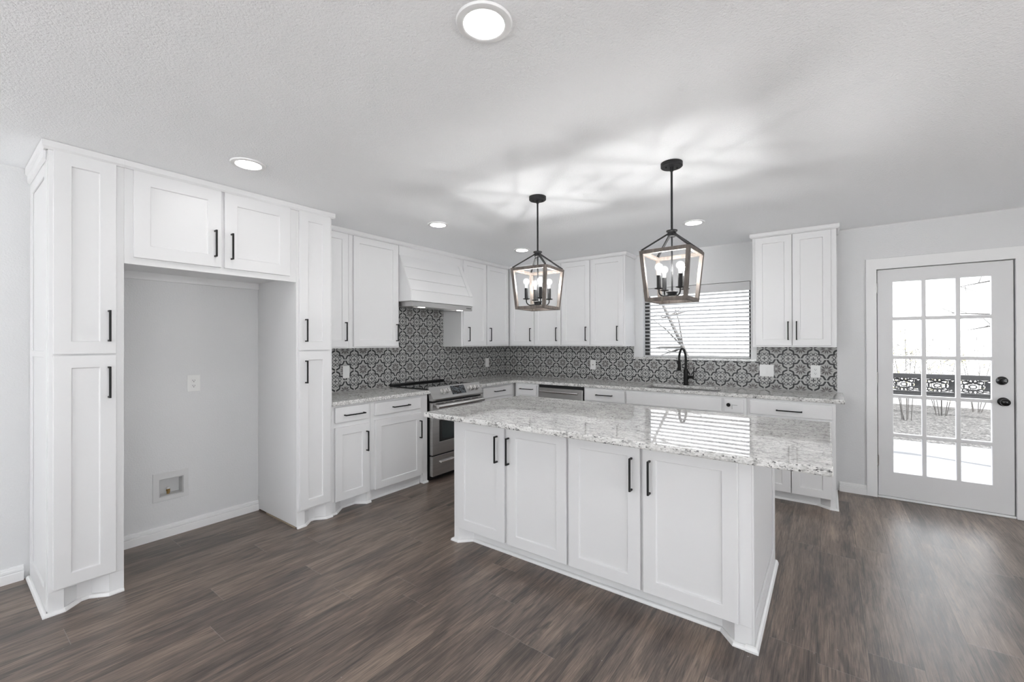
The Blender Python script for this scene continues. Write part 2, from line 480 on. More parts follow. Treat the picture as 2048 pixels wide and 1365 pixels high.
def handle(put, u, z, t, vertical=True, L=.172, parent=None):
    mb = MB(); h = L/2; w = .0048
    if vertical:
        pbox(mb, put, u-w, u+w, z-h, z+h, t+.026, t+.0355)
        for s in (-1, 1): pbox(mb, put, u-w, u+w, z+s*(h-.0048)-w, z+s*(h-.0048)+w, t, t+.028)
    else:
        pbox(mb, put, u-h, u+h, z-w, z+w, t+.026, t+.0355)
        for s in (-1, 1): pbox(mb, put, u+s*(h-.0048)-w, u+s*(h-.0048)+w, z-w, z+w, t, t+.028)
    mb.build('handle', 'black', parent, bevel=.001, label='black square bar handle')
def door(par, put, u0, u1, z0, z1, hu=None, hz=None, rail=.063):
    o = shaker(put, u0, u1, z0, z1, rail).build('door', 'cabinet', par, bevel=.0014)
    if hu is not None: handle(put, hu, hz, .02, True, parent=o)
    return o
def drawer(par, put, u0, u1, z0, z1, hu=None, hz=None, name='drawer', t=.02):
    mb = MB(); pbox(mb, put, u0, u1, z0, z1, 0, t); o = mb.build(name, 'cabinet', par, bevel=.003, seg=2)
    if hu is not None: handle(put, hu, hz, t, False, L=.19, parent=o)
    return o
def face_frame(par, put, u0, u1, z0, z1, openings, t=.019):
    us = sorted({u0, u1, *[a for o in openings for a in o[:2]]}); vs = sorted({z0, z1, *[a for o in openings for a in o[2:]]})
    return MB().cells(us, vs, hole(openings), -t, 0, put).build('face_frame', 'cabinet', par, bevel=.001)
SHOE = [(0, 0), (.016, 0), (.016, .006), (.012, .015), (.006, .018), (0, .018)]
def shoe(par, pts, prof=SHOE): MB().extrude_line(pts, prof).build('shoe_moulding', 'trim', par)
def toe(par, pts, h=.10): MB().extrude_line(pts, [(0, 0.001), (0, h), (-.012, h), (-.012, 0.001)]).build('toe_kick', 'cabinet', par)

# --- tall pantry at the left
TF = .63                                     # face of the tall cabinets
p = thing('pantry_cabinet', 'tall narrow white pantry cabinet with panelled side at the far left', 'cabinet', (.32, -4.525, 0))
put = mp('L', TF)
mb = MB(); mb.box(.002, TF-.0195, -4.668, -4.379, .115, 2.39); mb.build('carcass', 'cabinet', p)
face_frame(p, put, -4.672, -4.379, .115, 2.39, [(-4.63, -4.44, .14, 1.30), (-4.63, -4.44, 1.36, 2.36)])
for (z0, z1, hz) in ((1.336, 2.386, 1.488), (.127, 1.328, 1.179)): door(p, put, -4.656, -4.415, z0, z1, -4.446, hz, rail=.066)
# applied panel frame on the exposed side
MB().cells([.002, .085, .53, TF-.02], [.001, .115, 1.318, 1.352, 2.27, 2.39], hole([(.085, .53, .115, 1.318), (.085, .53, 1.352, 2.27)]), .0001, .008, lambda u, v, d: (u, -4.668-d, v)).build('side_frame', 'cabinet', p, bevel=.0015)
def foot(par, x0, x1, y0, y1, z0=.001, z1=.1149): MB().box(x0, x1, y0, y1, z0, z1).build('foot', 'cabinet', par)
foot(p, .01, TF, -4.672, -4.615); foot(p, .01, TF, -4.44, -4.379)
toe(p, [(TF-.005, -4.615), (.575, -4.56), (.575, -4.50), (TF-.005, -4.44)], .1149)
shoe(p, [(.02, -4.677), (TF+.002, -4.677), (TF+.002, -4.617), (.572, -4.548), (.572, -4.51), (TF+.002, -4.438), (TF+.002, -4.381)])
def crown(par, pts, z0=2.385, z1=H-.002, out=.02):
    MB().extrude_line(pts, [(0, z0), (out*.55, z0), (out, z0+.012), (out, z1), (0, z1)]).build('crown_moulding', 'cabinet', par)
MB().extrude_line([(.02, -4.677), (TF-.02, -4.677)], [(0, 2.335), (.012, 2.345), (.012, 2.384), (0, 2.384)]).build('side_moulding', 'cabinet', p)
crown(p, [(.004, -4.677), (TF+.002, -4.677), (TF+.002, -4.3795)])

# --- cabinet over the refrigerator niche
p = thing('fridge_cabinet', 'wide white two-door cabinet bridging the empty refrigerator niche', 'cabinet', (.32, -3.89, 1.845))
mb = MB()
mb.box(.002, TF-.0195, -4.3785, -3.4035, 1.885, 2.39); mb.box(.002, .02, -4.3785, -3.4035, 1.835, 1.885)
mb.build('carcass', 'cabinet', p)
face_frame(p, put, -4.3785, -3.4035, 1.845, 2.39, [(-4.33, -3.92, 1.90, 2.36), (-3.87, -3.47, 1.90, 2.36)])
door(p, put, -4.340, -3.901, 1.885, 2.383, -3.939, 2.034, rail=.075)
door(p, put, -3.882, -3.4555, 1.885, 2.383, -3.844, 2.030, rail=.075)
crown(p, [(TF+.002, -4.379), (TF+.002, -3.4035)])

# --- tall cabinet to the right of the niche
p = thing('pantry_cabinet', 'tall narrow white pantry cabinet between the niche and the lower cabinets', 'cabinet', (.32, -3.26, 0))
mb = MB(); mb.box(.002, TF-.0195, -3.4025, -3.117, .115, 2.39); mb.build('carcass', 'cabinet', p)
face_frame(p, put, -3.4025, -3.117, .115, 2.39, [(-3.36, -3.17, .14, 1.30), (-3.36, -3.17, 1.36, 2.36)])
for (z0, z1, hz) in ((1.336, 2.386, 1.486), (.132, 1.327, 1.172)): door(p, put, -3.386, -3.138, z0, z1, -3.342, hz, rail=.066)
foot(p, .015, TF, -3.4025, -3.34, .012); foot(p, .01, TF, -3.17, -3.117)
MB().box(.15, TF-.02, -3.406, -3.394, .0005, .0115).build('raw_bottom_edge', 'raw', p, label='unpainted raw edge at the floor')
toe(p, [(TF-.005, -3.34), (.575, -3.28), (.575, -3.23), (TF-.005, -3.17)], .1149)
shoe(p, [(TF+.002, -3.402), (TF+.002, -3.342), (.572, -3.272), (.572, -3.24), (TF+.002, -3.168), (TF+.002, -3.118)])
crown(p, [(TF+.002, -3.403), (TF+.002, -3.117), (.36, -3.117)])

# --- lower cabinets along the left wall
BF = .61
putb = mp('L', BF)
def base_body(p, put, face, u0, u1, base, toez=.10, hollow=False):
    if hollow:
        us = [u0+.001, u0+.019, u1-.019, u1-.001]; ds = [-base+.004, -base+.022, -.0195]
        MB().cells(us, ds, lambda u, d: not (us[1] < u < us[2] and d > ds[1]), toez, .878, lambda u, d, z: put(u, z, d)).build('carcass', 'cabinet', p); return
    mb = MB(); pbox(mb, put, u0+.001, u1-.001, toez, .878, -base+.004, -.0195); mb.build('carcass', 'cabinet', p)
p = thing('base_cabinet', 'narrow white lower cabinet with one drawer beside the tall pantry', 'cabinet', (.3, -2.93, 0))
base_body(p, putb, 'L', -3.115, -2.745, BF)
face_frame(p, putb, -3.115, -2.7455, .10, .878, [(-3.06, -2.80, .12, .68), (-3.06, -2.80, .75, .85)])
drawer(p, putb, -3.086, -2.772, .738, .864, -2.916, .795)
door(p, putb, -3.086, -2.772, .100, .697, -2.797, .548)
foot(p, .02, BF, -3.115, -3.075, .001, .0999); foot(p, .02, BF, -2.785, -2.7455, .001, .0999)
toe(p, [(BF-.006, -3.075), (.535, -2.985), (.535, -2.845), (BF-.006, -2.785)], .0999)
shoe(p, [(BF+.002, -3.114), (BF+.002, -3.077), (.531, -2.979), (.531, -2.847), (BF+.002, -2.783), (BF+.002, -2.746)])
p = thing('base_cabinet', 'white lower cabinet with one drawer directly left of the stove', 'cabinet', (.3, -2.41, 0))
base_body(p, putb, 'L', -2.745, -2.085, BF)
face_frame(p, putb, -2.7445, -2.083, .10, .878, [(-2.68, -2.20, .12, .68), (-2.68, -2.20, .77, .84)])
drawer(p, putb, -2.705, -2.185, .748, .858, -2.428, .804)
door(p, putb, -2.705, -2.170, .096, .708, -2.197, .548)
mb = MB(); mb.box(.50, BF, -2.145, -2.083, .001, .0999); mb.build('foot', 'cabinet', p)
MB().box(.555, .571, -2.744, -2.146, .001, .0999).build('toe_kick', 'cabinet', p)
shoe(p, [(.569, -2.744), (.569, -2.163)])
shoe(p, [(BF+.002, -2.146), (BF+.002, -2.084)])
p = thing('base_cabinet', 'white lower drawer cabinet right of the stove in the room corner', 'cabinet', (.3, -.95, 0))
base_body(p, putb, 'L', -1.262, -.004, BF)
face_frame(p, putb, -1.262, -.632, .10, .878, [(-1.22, -.72, .12, .68), (-1.22, -.72, .76, .84)])
drawer(p, putb, -1.237, -.700, .738, .858, -.945, .806)
door(p, putb, -1.237, -.700, .096, .70, -1.20, .55)
MB().box(.54, .555, -1.26, -.56, .001, .0999).build('toe_kick', 'cabinet', p)

# --- lower cabinets along the back wall
putk = mp('B', BF)
def back_base(label, u0, u1, drawers, doors, ops, toe_box=True):
    p = thing('base_cabinet', label, 'cabinet', ((u0+u1)/2, -.3, 0))
    base_body(p, putk, 'B', u0, u1, BF, hollow='sink' in label)
    face_frame(p, putk, u0+.0005, u1-.0005, .10, .878, ops)
    for d in drawers: drawer(p, putk, *d)
    for d in doors: door(p, putk, *d)
    if toe_box: MB().box(u0+.001, u1-.001, -.555, -.54, .001, .0999).build('toe_kick', 'cabinet', p)
    return p
back_base('narrow white lower cabinet between the corner and the dishwasher', .634, .982, [(.668, .960, .738, .858, .822, .812)], [(.668, .960, .096, .70, .70, .55)], [(.69, .94, .12, .68), (.69, .94, .76, .84)])
back_base('white lower cabinet with one drawer just right of the dishwasher', 1.602, 2.093, [(1.617, 2.083, .735, .860, 1.855, .806)], [(1.617, 2.083, .096, .70, 2.04, .55)], [(1.64, 2.06, .12, .68), (1.64, 2.06, .76, .84)])
p = back_base('white sink base cabinet with long false front under the faucet', 2.094, 3.240, [(2.106, 3.034, .735, .862, None, None, 'false_front')], [(2.106, 2.565, .096, .70, 2.53, .55), (2.575, 3.034, .096, .70, 2.61, .55)], [(2.13, 3.01, .12, .68)])
o = drawer(p, putk, 3.054, 3.214, .735, .860, name='small_panel', t=.012)
MB().lathe([(0, 0), (.006, 0), (.006, .012), (.016, .014), (.0175, .020), (.014, .026), (0, .027)], (3.092, -(BF+.012), .806), 20, 'y').build('knob', 'black', o, smooth=True, label='round black knob')
mb = MB().cells([3.118, 3.1215, 3.165], [.766, .803, .8065], lambda u, v: u < 3.1215 or v > .803, .012, .0128, putk)
mb.build('scored_line', 'line', o)
p = back_base('white lower end cabinet with one wide drawer nearest the glass door', 3.241, 3.888, [(3.265, 3.862, .742, .862, 3.565, .792)], [(3.280, 3.575, .085, .722, 3.545, .56), (3.581, 3.862, .085, .722, 3.61, .56)], [(3.29, 3.84, .12, .70), (3.29, 3.84, .76, .84)], False)
MB().box(3.243, 3.80, -.555, -.54, .001, .0999).build('toe_kick', 'cabinet', p)
foot(p, 3.87, 3.888, -.54, -.01, .001, .0999)
mb = MB(); mb.hexa([(3.765, -.541, .001), (3.85, -BF, .001), (3.888, -BF, .001), (3.888, -.541, .001)], [(3.765, -.541, .0999), (3.85, -BF, .0999), (3.888, -BF, .0999), (3.888, -.541, .0999)])
mb.build('foot', 'cabinet', p)
shoe(p, [(3.245, -.556), (3.763, -.556), (3.85, -BF-.002), (3.890, -BF-.002), (3.890, -.02)])

# --- countertops
MB().cells([.002, .648], [-3.1155, -2.0725], lambda u, v: True, .880, .914, lambda u, v, d: (u, v, d)).build('countertop', 'granite', bevel=.006, seg=3)
tag(bpy.context.scene.objects['countertop'], 'short speckled granite countertop between the tall pantry and the stove', 'countertop')
SK = (2.235, 2.985, -.525, -.145)
o = MB().cells([.002, .660, SK[0], SK[1], 3.949], [-1.289, -.632, SK[2], SK[3], -.002], lambda u, v: (u < .66 or v > -.632) and not (SK[0] < u < SK[1] and SK[2] < v < SK[3]), .880, .914, lambda u, v, d: (u, v, d)).build('countertop', 'granite', bevel=.006, seg=3)
tag(o, 'long L-shaped speckled granite countertop with the sink cut into it', 'countertop')
p = thing('kitchen_sink', 'undermount steel sink sunk into the granite below the window', 'sink', (2.6, -.335, .70))
us, vs = [SK[0]-.012, SK[0]-.002, SK[1]+.002, SK[1]+.012], [SK[2]-.012, SK[2]-.002, SK[3]+.002, SK[3]+.012]
mb = MB().cells(us, vs, hole([(us[1], us[2], vs[1], vs[2])]), .70, .8785, lambda u, v, d: (u, v, d)); mb.box(us[0], us[3], vs[0], vs[3], .69, .6995)
mb.build('basin', 'steel', p)
MB().lathe([(0, 0), (.045, 0), (.045, .003), (.03, .004), (0, .002)], (2.6, -.335, .70), 24).build('drain', 'steelbright', p, smooth=True)

p = thing('kitchen_faucet', 'black gooseneck pull-down faucet standing behind the sink', 'faucet', (2.572, -.075, .915))
MB().lathe([(0, 0), (.029, 0), (.029, .008), (.0235, .012), (.0235, .17), (.017, .178), (0, .178)], (2.572, -.075, .9145), 24).build('body', 'black', p, smooth=True)
pts = [(2.572, -.075, 1.09), (2.572, -.075, 1.20)]
for k in range(1, 15):
    a = PI*k/14*1.03; pts.append((2.572-.017*(1-math.cos(a)), -.075-.068*(1-math.cos(a)), 1.20+.118*math.sin(a)))
MB().tube(pts, .0125, 14).build('spout', 'black', p, smooth=True)
e = Vector(pts[-1]); MB().tube([e, e+Vector((0, .006, -.06)), e+Vector((0, .010, -.11))], [.0165, .0175, .0165], 16).build('spray_head', 'black', p, smooth=True)
MB().tube([(2.592, -.075, 1.005), (2.655, -.075, 1.005)], .0165, 16).build('valve', 'black', p, smooth=True)
MB().tube([(2.650, -.075, 1.005), (2.655, -.078, 1.05), (2.660, -.082, 1.115)], [.007, .0055, .005], 10).build('lever', 'black', p, smooth=True)

# --- backsplash
US, UZ = [-3.115, -2.186, -1.266, -.001], [.9145, 1.3395, 1.80]
o = MB().cells(US, UZ, lambda u, v: v < 1.34 or -2.186 < u < -1.266, .0005, .0085, lambda u, v, d: (d, u, v)).build('backsplash', 'tile_left')
tag(o, 'patterned black and grey tile backsplash behind the stove, left wall', 'backsplash')
o = MB().cells([.009, 1.957, 3.252, 3.906], [.9145, 1.187, 1.3395], lambda u, v: v < 1.187 or u < 1.957 or u > 3.252, .0005, .0085, lambda u, v, d: (u, -d, v)).build('backsplash', 'tile_back')
tag(o, 'patterned black and grey tile backsplash behind the sink, window wall', 'backsplash')

# --- wall cabinets
UF = .308
putu = mp('L', UF); putv = mp('B', UF)
def upper(label, put, u0, u1, doors, rail=.058, side='L', ends=(0, 0), frame_end=None, cr=None):
    loc = (.15, (u0+u1)/2, 1.34) if side == 'L' else ((u0+u1)/2, -.15, 1.34)
    p = thing('wall_cabinet', label, 'cabinet', loc)
    mb = MB(); pbox(mb, put, u0+.0005, u1-.0005, 1.355, 2.39, -UF+.002, -.0195)
    pbox(mb, put, u0+.0005, u0+.017, 1.3402, 1.3549, -UF+.0095, -.0195); pbox(mb, put, u1-.017, u1-.0005, 1.3402, 1.3549, -UF+.0095, -.0195)
    mb.build('carcass', 'cabinet', p)
    ops = [(d[0]+.025, d[1]-.025, 1.38, 2.36) for d in doors]
    face_frame(p, put, (frame_end or (u0, u1))[0]+.0005, (frame_end or (u0, u1))[1]-.0005, 1.340, 2.39, ops)
    for d in doors: door(p, put, d[0], d[1], 1.355, 2.381, d[2], 1.492, rail)
    if cr: crown(p, cr, 2.386)
    return p
CX = UF+.002
upper('white wall cabinet half hidden behind the tall pantry', putu, -3.116, -2.760, [(-3.09, -2.775, -2.806)], cr=[(CX, -3.116), (CX, -2.7605)])
upper('white single-door wall cabinet left of the range hood', putu, -2.759, -2.190, [(-2.718, -2.212, -2.237)], rail=.062, cr=[(CX, -2.760), (CX, -2.1905)])
upper('white two-door wall cabinet just right of the range hood', putu, -1.264, -.004, [(-1.236, -.817, -1.160), (-.796, -.345, -.750)], frame_end=(-1.264, -.311), cr=[(CX, -1.2645), (CX, -CX-.02)])
upper('white corner wall cabinet left of the pair beside the window', putv, .312, 1.139, [(.350, .728, .682), (.742, 1.131, 1.077)], side='B', cr=[(CX+.02, -CX), (1.1385, -CX)])
upper('white two-door wall cabinet immediately left of the window', putv, 1.140, 1.972, [(1.148, 1.528, 1.488), (1.546, 1.952, 1.886)], side='B', cr=[(1.1395, -CX), (1.974, -CX), (1.974, -.004)])
upper('white two-door wall cabinet right of the window near the glass door', putv, 3.252, 3.902, [(3.279, 3.572, 3.543), (3.577, 3.862, 3.608)], side='B', cr=[(3.250, -.004), (3.250, -CX), (3.904, -CX), (3.904, -.004)])

# --- range hood
HY0, HY1 = -2.187, -1.2665
p = thing('range_hood', 'white shiplap range hood flaring out above the stove', 'range hood', (.25, -1.73, 1.76))
prof = [(.002, 2.40), (.310, 2.40), (.310, 2.295), (.492, 1.918), (.492, 1.812), (.002, 1.812)]
mb = MB(); n = len(prof)
mb.add([(x, HY0, z) for x, z in prof]+[(x, HY1, z) for x, z in prof], [tuple(range(n)), tuple(reversed(range(n, 2*n)))]+[(k, (k+1) % n, n+(k+1) % n, n+k) for k in range(n)])
mb.build('shell', 'cabinet', p, bevel=.002)
def on_flare(z, d): t = (2.295-z)/(2.295-1.918); return (.310+.182*t+d*.90, z+d*.435)
mb = MB(); e = .008                              # shiplap boards with gaps between them
for z1, z0 in ((2.29, 2.166), (2.160, 2.034), (2.028, 1.921)):
    a, b, c, d = on_flare(z0, 0), on_flare(z1, 0), on_flare(z1, e), on_flare(z0, e)
    q = [a, b, c, d]
    mb.hexa([(x, HY0+.001, z) for x, z in q], [(x, HY1-.062, z) for x, z in q])
mb.box(.492, .5005, HY0+.001, HY1-.001, 1.812, 1.916)
mb.build('shiplap', 'cabinet', p, bevel=.0015)
q = [on_flare(1.921, 0), on_flare(2.29, 0), on_flare(2.29, .0095), on_flare(1.921, .0095)]
MB().hexa([(x, HY1-.058, z) for x, z in q], [(x, HY1-.001, z) for x, z in q]).build('corner_trim', 'cabinet', p, bevel=.0015)
crown(p, [(CX, HY0-.0025), (CX, HY1+.002)], 2.386)
mb = MB(); mb.box(.485, .497, HY0+.02, HY1-.012, 1.757, 1.806); mb.hexa([(.03, HY0+.02, 1.775), (.485, HY0+.02, 1.757), (.485, HY1-.012, 1.757), (.03, HY1-.012, 1.775)], [(.03, HY0+.02, 1.8115), (.485, HY0+.02, 1.8115), (.485, HY1-.012, 1.8115), (.03, HY1-.012, 1.8115)])
mb.build('steel_insert', 'steel', p, bevel=.001)
mb = MB()
for k in range(2): mb.hexa([(.08, -2.08+.37*k, 1.770), (.40, -2.08+.37*k, 1.757), (.40, -1.75+.37*k, 1.757), (.08, -1.75+.37*k, 1.770)], [(.08, -2.08+.37*k, 1.776), (.40, -2.08+.37*k, 1.776), (.40, -1.75+.37*k, 1.776), (.08, -1.75+.37*k, 1.776)])
mb.build('grease_filter', 'steelbright', p)
for yy in (-2.02, -1.45): MB().box(.440, .478, yy-.036, yy+.036, 1.752, 1.7575).build('hood_lamp', 'hoodlens', p, bevel=.003)
for k in range(5): MB().box(.497, .4985, -1.375+k*.016, -1.365+k*.016, 1.777, 1.787).build('button', 'slot', p)

# --- stove
RY0, RY1 = -2.064, -1.300
p = thing('kitchen_range', 'stainless steel slide-in electric stove under the range hood', 'stove', (.33, -1.68, 0))
mb = MB(); mb.box(.03, .622, RY0+.004, RY1-.004, .04, .9); mb.box(.05, .60, RY0+.02, RY1-.02, .001, .04); mb.build('body', 'blacktrim', p)
MB().box(.012, .598, RY0-.012, RY1+.012, .9145, .926).build('cooktop', 'glass_top', p, bevel=.002)
mb = MB(); mb.box(.010, .05, RY0-.010, RY1+.010, .9261, .944); mb.build('rear_vent', 'blacktrim', p, bevel=.005, seg=3)
# slanted control panel
sec = [(.600, .9), (.600, .938), (.612, .941), (.682, .823), (.672, .806), (.623, .806)]
mb = MB(); n = len(sec)
mb.add([(x, RY0-.004, z) for x, z in sec]+[(x, RY1+.004, z) for x, z in sec], [tuple(range(n)), tuple(reversed(range(n, 2*n)))]+[(k, (k+1) % n, n+(k+1) % n, n+k) for k in range(n)])
cp = mb.build('control_panel', 'steel', p, bevel=.0015)
sd = Vector((.070, 0, -.118)).normalized(); nd = Vector((.118, 0, .070)).normalized()
def cpt(s, y, d): q = Vector((.612, 0, .941))+sd*s+nd*d; return (q.x, y, q.z)
def cpbox(mb, s0, s1, y0, y1, d0, d1):
    return mb.hexa([cpt(s0, y0, d0), cpt(s1, y0, d0), cpt(s1, y1, d0), cpt(s0, y1, d0)], [cpt(s0, y0, d1), cpt(s1, y0, d1), cpt(s1, y1, d1), cpt(s0, y1, d1)])
cpbox(MB(), .014, .110, -1.775, -1.565, .0005, .0025).build('display', 'display', cp)
for yy in (-1.905, -1.835, -1.500, -1.435, -1.370):
    mb = MB()
    c0 = Vector(cpt(.062, yy, 0))
    for (r, h0, h1) in ((.027, 0.0, .005), (.0235, .005, .022)):
        mb.tube([c0+nd*h0, c0+nd*h1], r, 24)
    k = mb.build('knob', 'steelbright', cp, smooth=True)
    cpbox(MB(), .040, .084, yy-.006, yy+.006, .0215, .034).build('grip', 'steelbright', k, bevel=.002)
MB().box(.622, .640, RY0, RY1, .790, .806).build('vent_gap', 'slot', p)
mb = MB().cells([RY0, -1.968, -1.396, RY1], [.262, .384, .605, .786], hole([(-1.968, -1.396, .384, .605)]), 0, .042, lambda u, v, d: (.6225+d, u, v))
dr = mb.build('oven_door', 'steel', p, bevel=.003, seg=2)
MB().box(.628, .656, -1.968, -1.396, .384, .605).build('oven_window', 'ovenglass', dr)
mb = MB().cells([-1.968, -1.925, -1.439, -1.396], [.384, .405, .585, .605], hole([(-1.925, -1.439, .405, .585)]), 0, .002, lambda u, v, d: (.6563+d, u, v)); mb.build('window_border', 'blacktrim', dr)
mb = MB(); mb.tube([(.712, RY0+.03, .752), (.712, RY1-.03, .752)], .020, 18)
for yy in (RY0+.06, RY1-.06): mb.tube([(.664, yy, .752), (.708, yy, .752)], .011, 12)
mb.build('oven_handle', 'steelbright', dr, smooth=True)
mb = MB()
for k in range(5): mb.box(.6642, .6650, RY0+.05+.135*k, RY0+.155+.135*k, .772, .778)
mb.build('vent_slot', 'slot', dr)
wd = MB().box(.6225, .6645, RY0, RY1, .050, .250).build('storage_drawer', 'steel', p, bevel=.003, seg=2)
mb = MB(); mb.hexa([(.664, -1.97, .168), (.664, -1.97, .194), (.664, -1.394, .194), (.664, -1.394, .168)], [(.688, -1.965, .172), (.688, -1.965, .188), (.688, -1.399, .188), (.688, -1.399, .172)])
mb.build('drawer_handle', 'steelbright', wd, bevel=.004, seg=2)

# --- dishwasher
p = thing('dishwasher', 'stainless dishwasher built in under the counter by the corner', 'dishwasher', (1.29, -.3, 0))
MB().box(.987, 1.597, -.600, -.03, .02, .875).build('body', 'blacktrim', p)
MB().box(.992, 1.590, -.632, -.601, .11, .842).build('door_panel', 'steel', p, bevel=.003)
mb = MB(); mb.tube([(1.035, -.668, .800), (1.548, -.668, .800)], .0125, 16)
for xx in (1.05, 1.53): mb.tube([(xx, -.632, .800), (xx, -.664, .800)], .009, 10)
mb.build('door_handle', 'steelbright', p, smooth=True)

# --- window
p = bpy.data.objects.new('window_1', None); C.objects.link(p); p.location = (2.63, .06, 1.6); struct(p)
MB().cells([WIN[0]-.008, 2.120, 3.172, WIN[1]+.008], [WIN[2]-.008, WIN[2]+.024, WIN[3]-.035, WIN[3]+.008], lambda u, v: not (2.12 < u < 3.172 and WIN[2]+.024 < v < WIN[3]-.035), .075, .118, lambda u, v, d: (u, d, v)).build('window_frame', 'bronze', p)
MB().box(2.11, 3.18, .093, .099, WIN[2]+.03, WIN[3]-.03).build('glass', 'pane', p)
o = MB().cells([1.960, WIN[0]+.0005, WIN[1]-.0005, 3.251], [-.022, -.0005, .074], lambda u, v: v < -.0005 or WIN[0] < u < WIN[1], 1.189, 1.2128, lambda u, v, d: (u, v, d)).build('window_sill', 'granite', bevel=.002)
tag(o, 'thin granite window sill ledge under the blinds', 'window sill')
p = thing('window_blind', 'white horizontal slat blind hanging half open in the window', 'blind', (2.63, .035, 1.62))
mb = MB(); mb.box(2.073, 3.192, -.004, .010, 1.928, 2.018); mb.box(2.073, 3.192, .0105, .062, 1.965, 2.018); mb.build('valance', 'blind', p, bevel=.002)
mb = MB(); tl = math.radians(14)
NS = 16
for k in range(NS):
    zc = 1.908-.0423*k
    a = Vector((0, -.024*math.cos(tl), .024*math.sin(tl))); nn = Vector((0, math.sin(tl), math.cos(tl)))*.0014
    c = Vector((0, .036, zc)); cm = c+nn*1.6
    rows = [c-a, cm, c+a]                       # slightly crowned slat
    for i in range(2):
        A, B = rows[i], rows[i+1]
        mb.hexa([(2.080, A.y-nn.y, A.z-nn.z), (3.186, A.y-nn.y, A.z-nn.z), (3.186, B.y-nn.y, B.z-nn.z), (2.080, B.y-nn.y, B.z-nn.z)],
                [(2.080, A.y+nn.y, A.z+nn.z), (3.186, A.y+nn.y, A.z+nn.z), (3.186, B.y+nn.y, B.z+nn.z), (2.080, B.y+nn.y, B.z+nn.z)])
mb.build('slats', 'blind', p)
MB().box(2.080, 3.186, .011, .061, 1.2155, 1.2335).build('bottom_rail', 'blind', p, bevel=.003)
for xx in (2.20, 2.63, 3.06):
    mb = MB()
    for yy in (.0095, .0625): mb.tube([(xx, yy, 1.234), (xx, yy, 1.97)], .0011, 6)
    mb.build('ladder_cord', 'blind', p)

# --- french door and trim
CA = [(0, 0), (.018, 0), (.018, 1), (0, 1)]
mb = MB().cells([4.116, DOOR[0], DOOR[1], 5.094], [.0005, DOOR[3], 2.130], hole([(DOOR[0], DOOR[1], 0, DOOR[3])]), .0005, .019, lambda u, v, d: (u, -d, v)); mb.build('trim_1', 'trim', bevel=.002, kind='structure')
mb = MB().cells([DOOR[0]+.0005, DOOR[0]+.016, DOOR[1]-.016, DOOR[1]-.0005], [.018, DOOR[3]-.016, DOOR[3]-.0005], hole([(DOOR[0]+.016, DOOR[1]-.016, .018, DOOR[3]-.016)]), .0445, .06, lambda u, v, d: (u, d, v)); mb.build('trim_3', 'trim', kind='structure')
mb = MB(); mb.box(DOOR[0]+.0005, 5.0175, -.012, T, .0005, .0175); mb.build('trim_2', 'trim', bevel=.004, kind='structure')
p = bpy.data.objects.new('door_1', None); C.objects.link(p); p.location = (4.6, .02, 0); struct(p); p['label'] = 'white french door with fifteen glass panes leading to the patio'
UX = [4.1955, 4.300, 4.484, 4.512, 4.690, 4.718, 4.892, 5.0125]
VZ = [.0205, .240, .553, .581, .895, .923, 1.237, 1.265, 1.577, 1.605, 1.917, 2.0295]
pu = [(4.300, 4.484), (4.512, 4.690), (4.718, 4.892)]; pv = [(.240, .553), (.581, .895), (.923, 1.237), (1.265, 1.577), (1.605, 1.917)]
inpane = lambda u, v: any(a < u < b for a, b in pu) and any(c < v < d for c, d in pv)
MB().cells(UX, VZ, lambda u, v: not inpane(u, v), .001, .043, lambda u, v, d: (u, d, v)).build('door_leaf', 'door_paint', p, bevel=.005, seg=2)
MB().box(4.29, 4.90, .020, .024, .235, 1.922).build('glass', 'pane', p)
mb = MB()
mb.lathe([(0, 0), (.033, 0), (.034, .004), (.029, .012), (.016, .016), (0, .016)], (4.945, 0, 1.077), 28, 'y'); mb.box(4.941, 4.949, -.03, -.014, 1.062, 1.092)
mb.build('deadbolt', 'gloss_black', p, smooth=True, label='round black deadbolt')
MB().lathe([(0, 0), (.033, 0), (.034, .005), (.026, .010), (.012, .014), (.011, .030), (.022, .036), (.0285, .048), (.027, .060), (.017, .068), (0, .070)], (4.952, 0, .911), 28, 'y').build('door_knob', 'gloss_black', p, smooth=True, label='round black door knob')
for zz in (1.867, 1.070, .331): MB().tube([(4.1935, -.007, zz-.045), (4.1935, -.007, zz+.045)], .006, 10).build('hinge', 'steelbright', p)

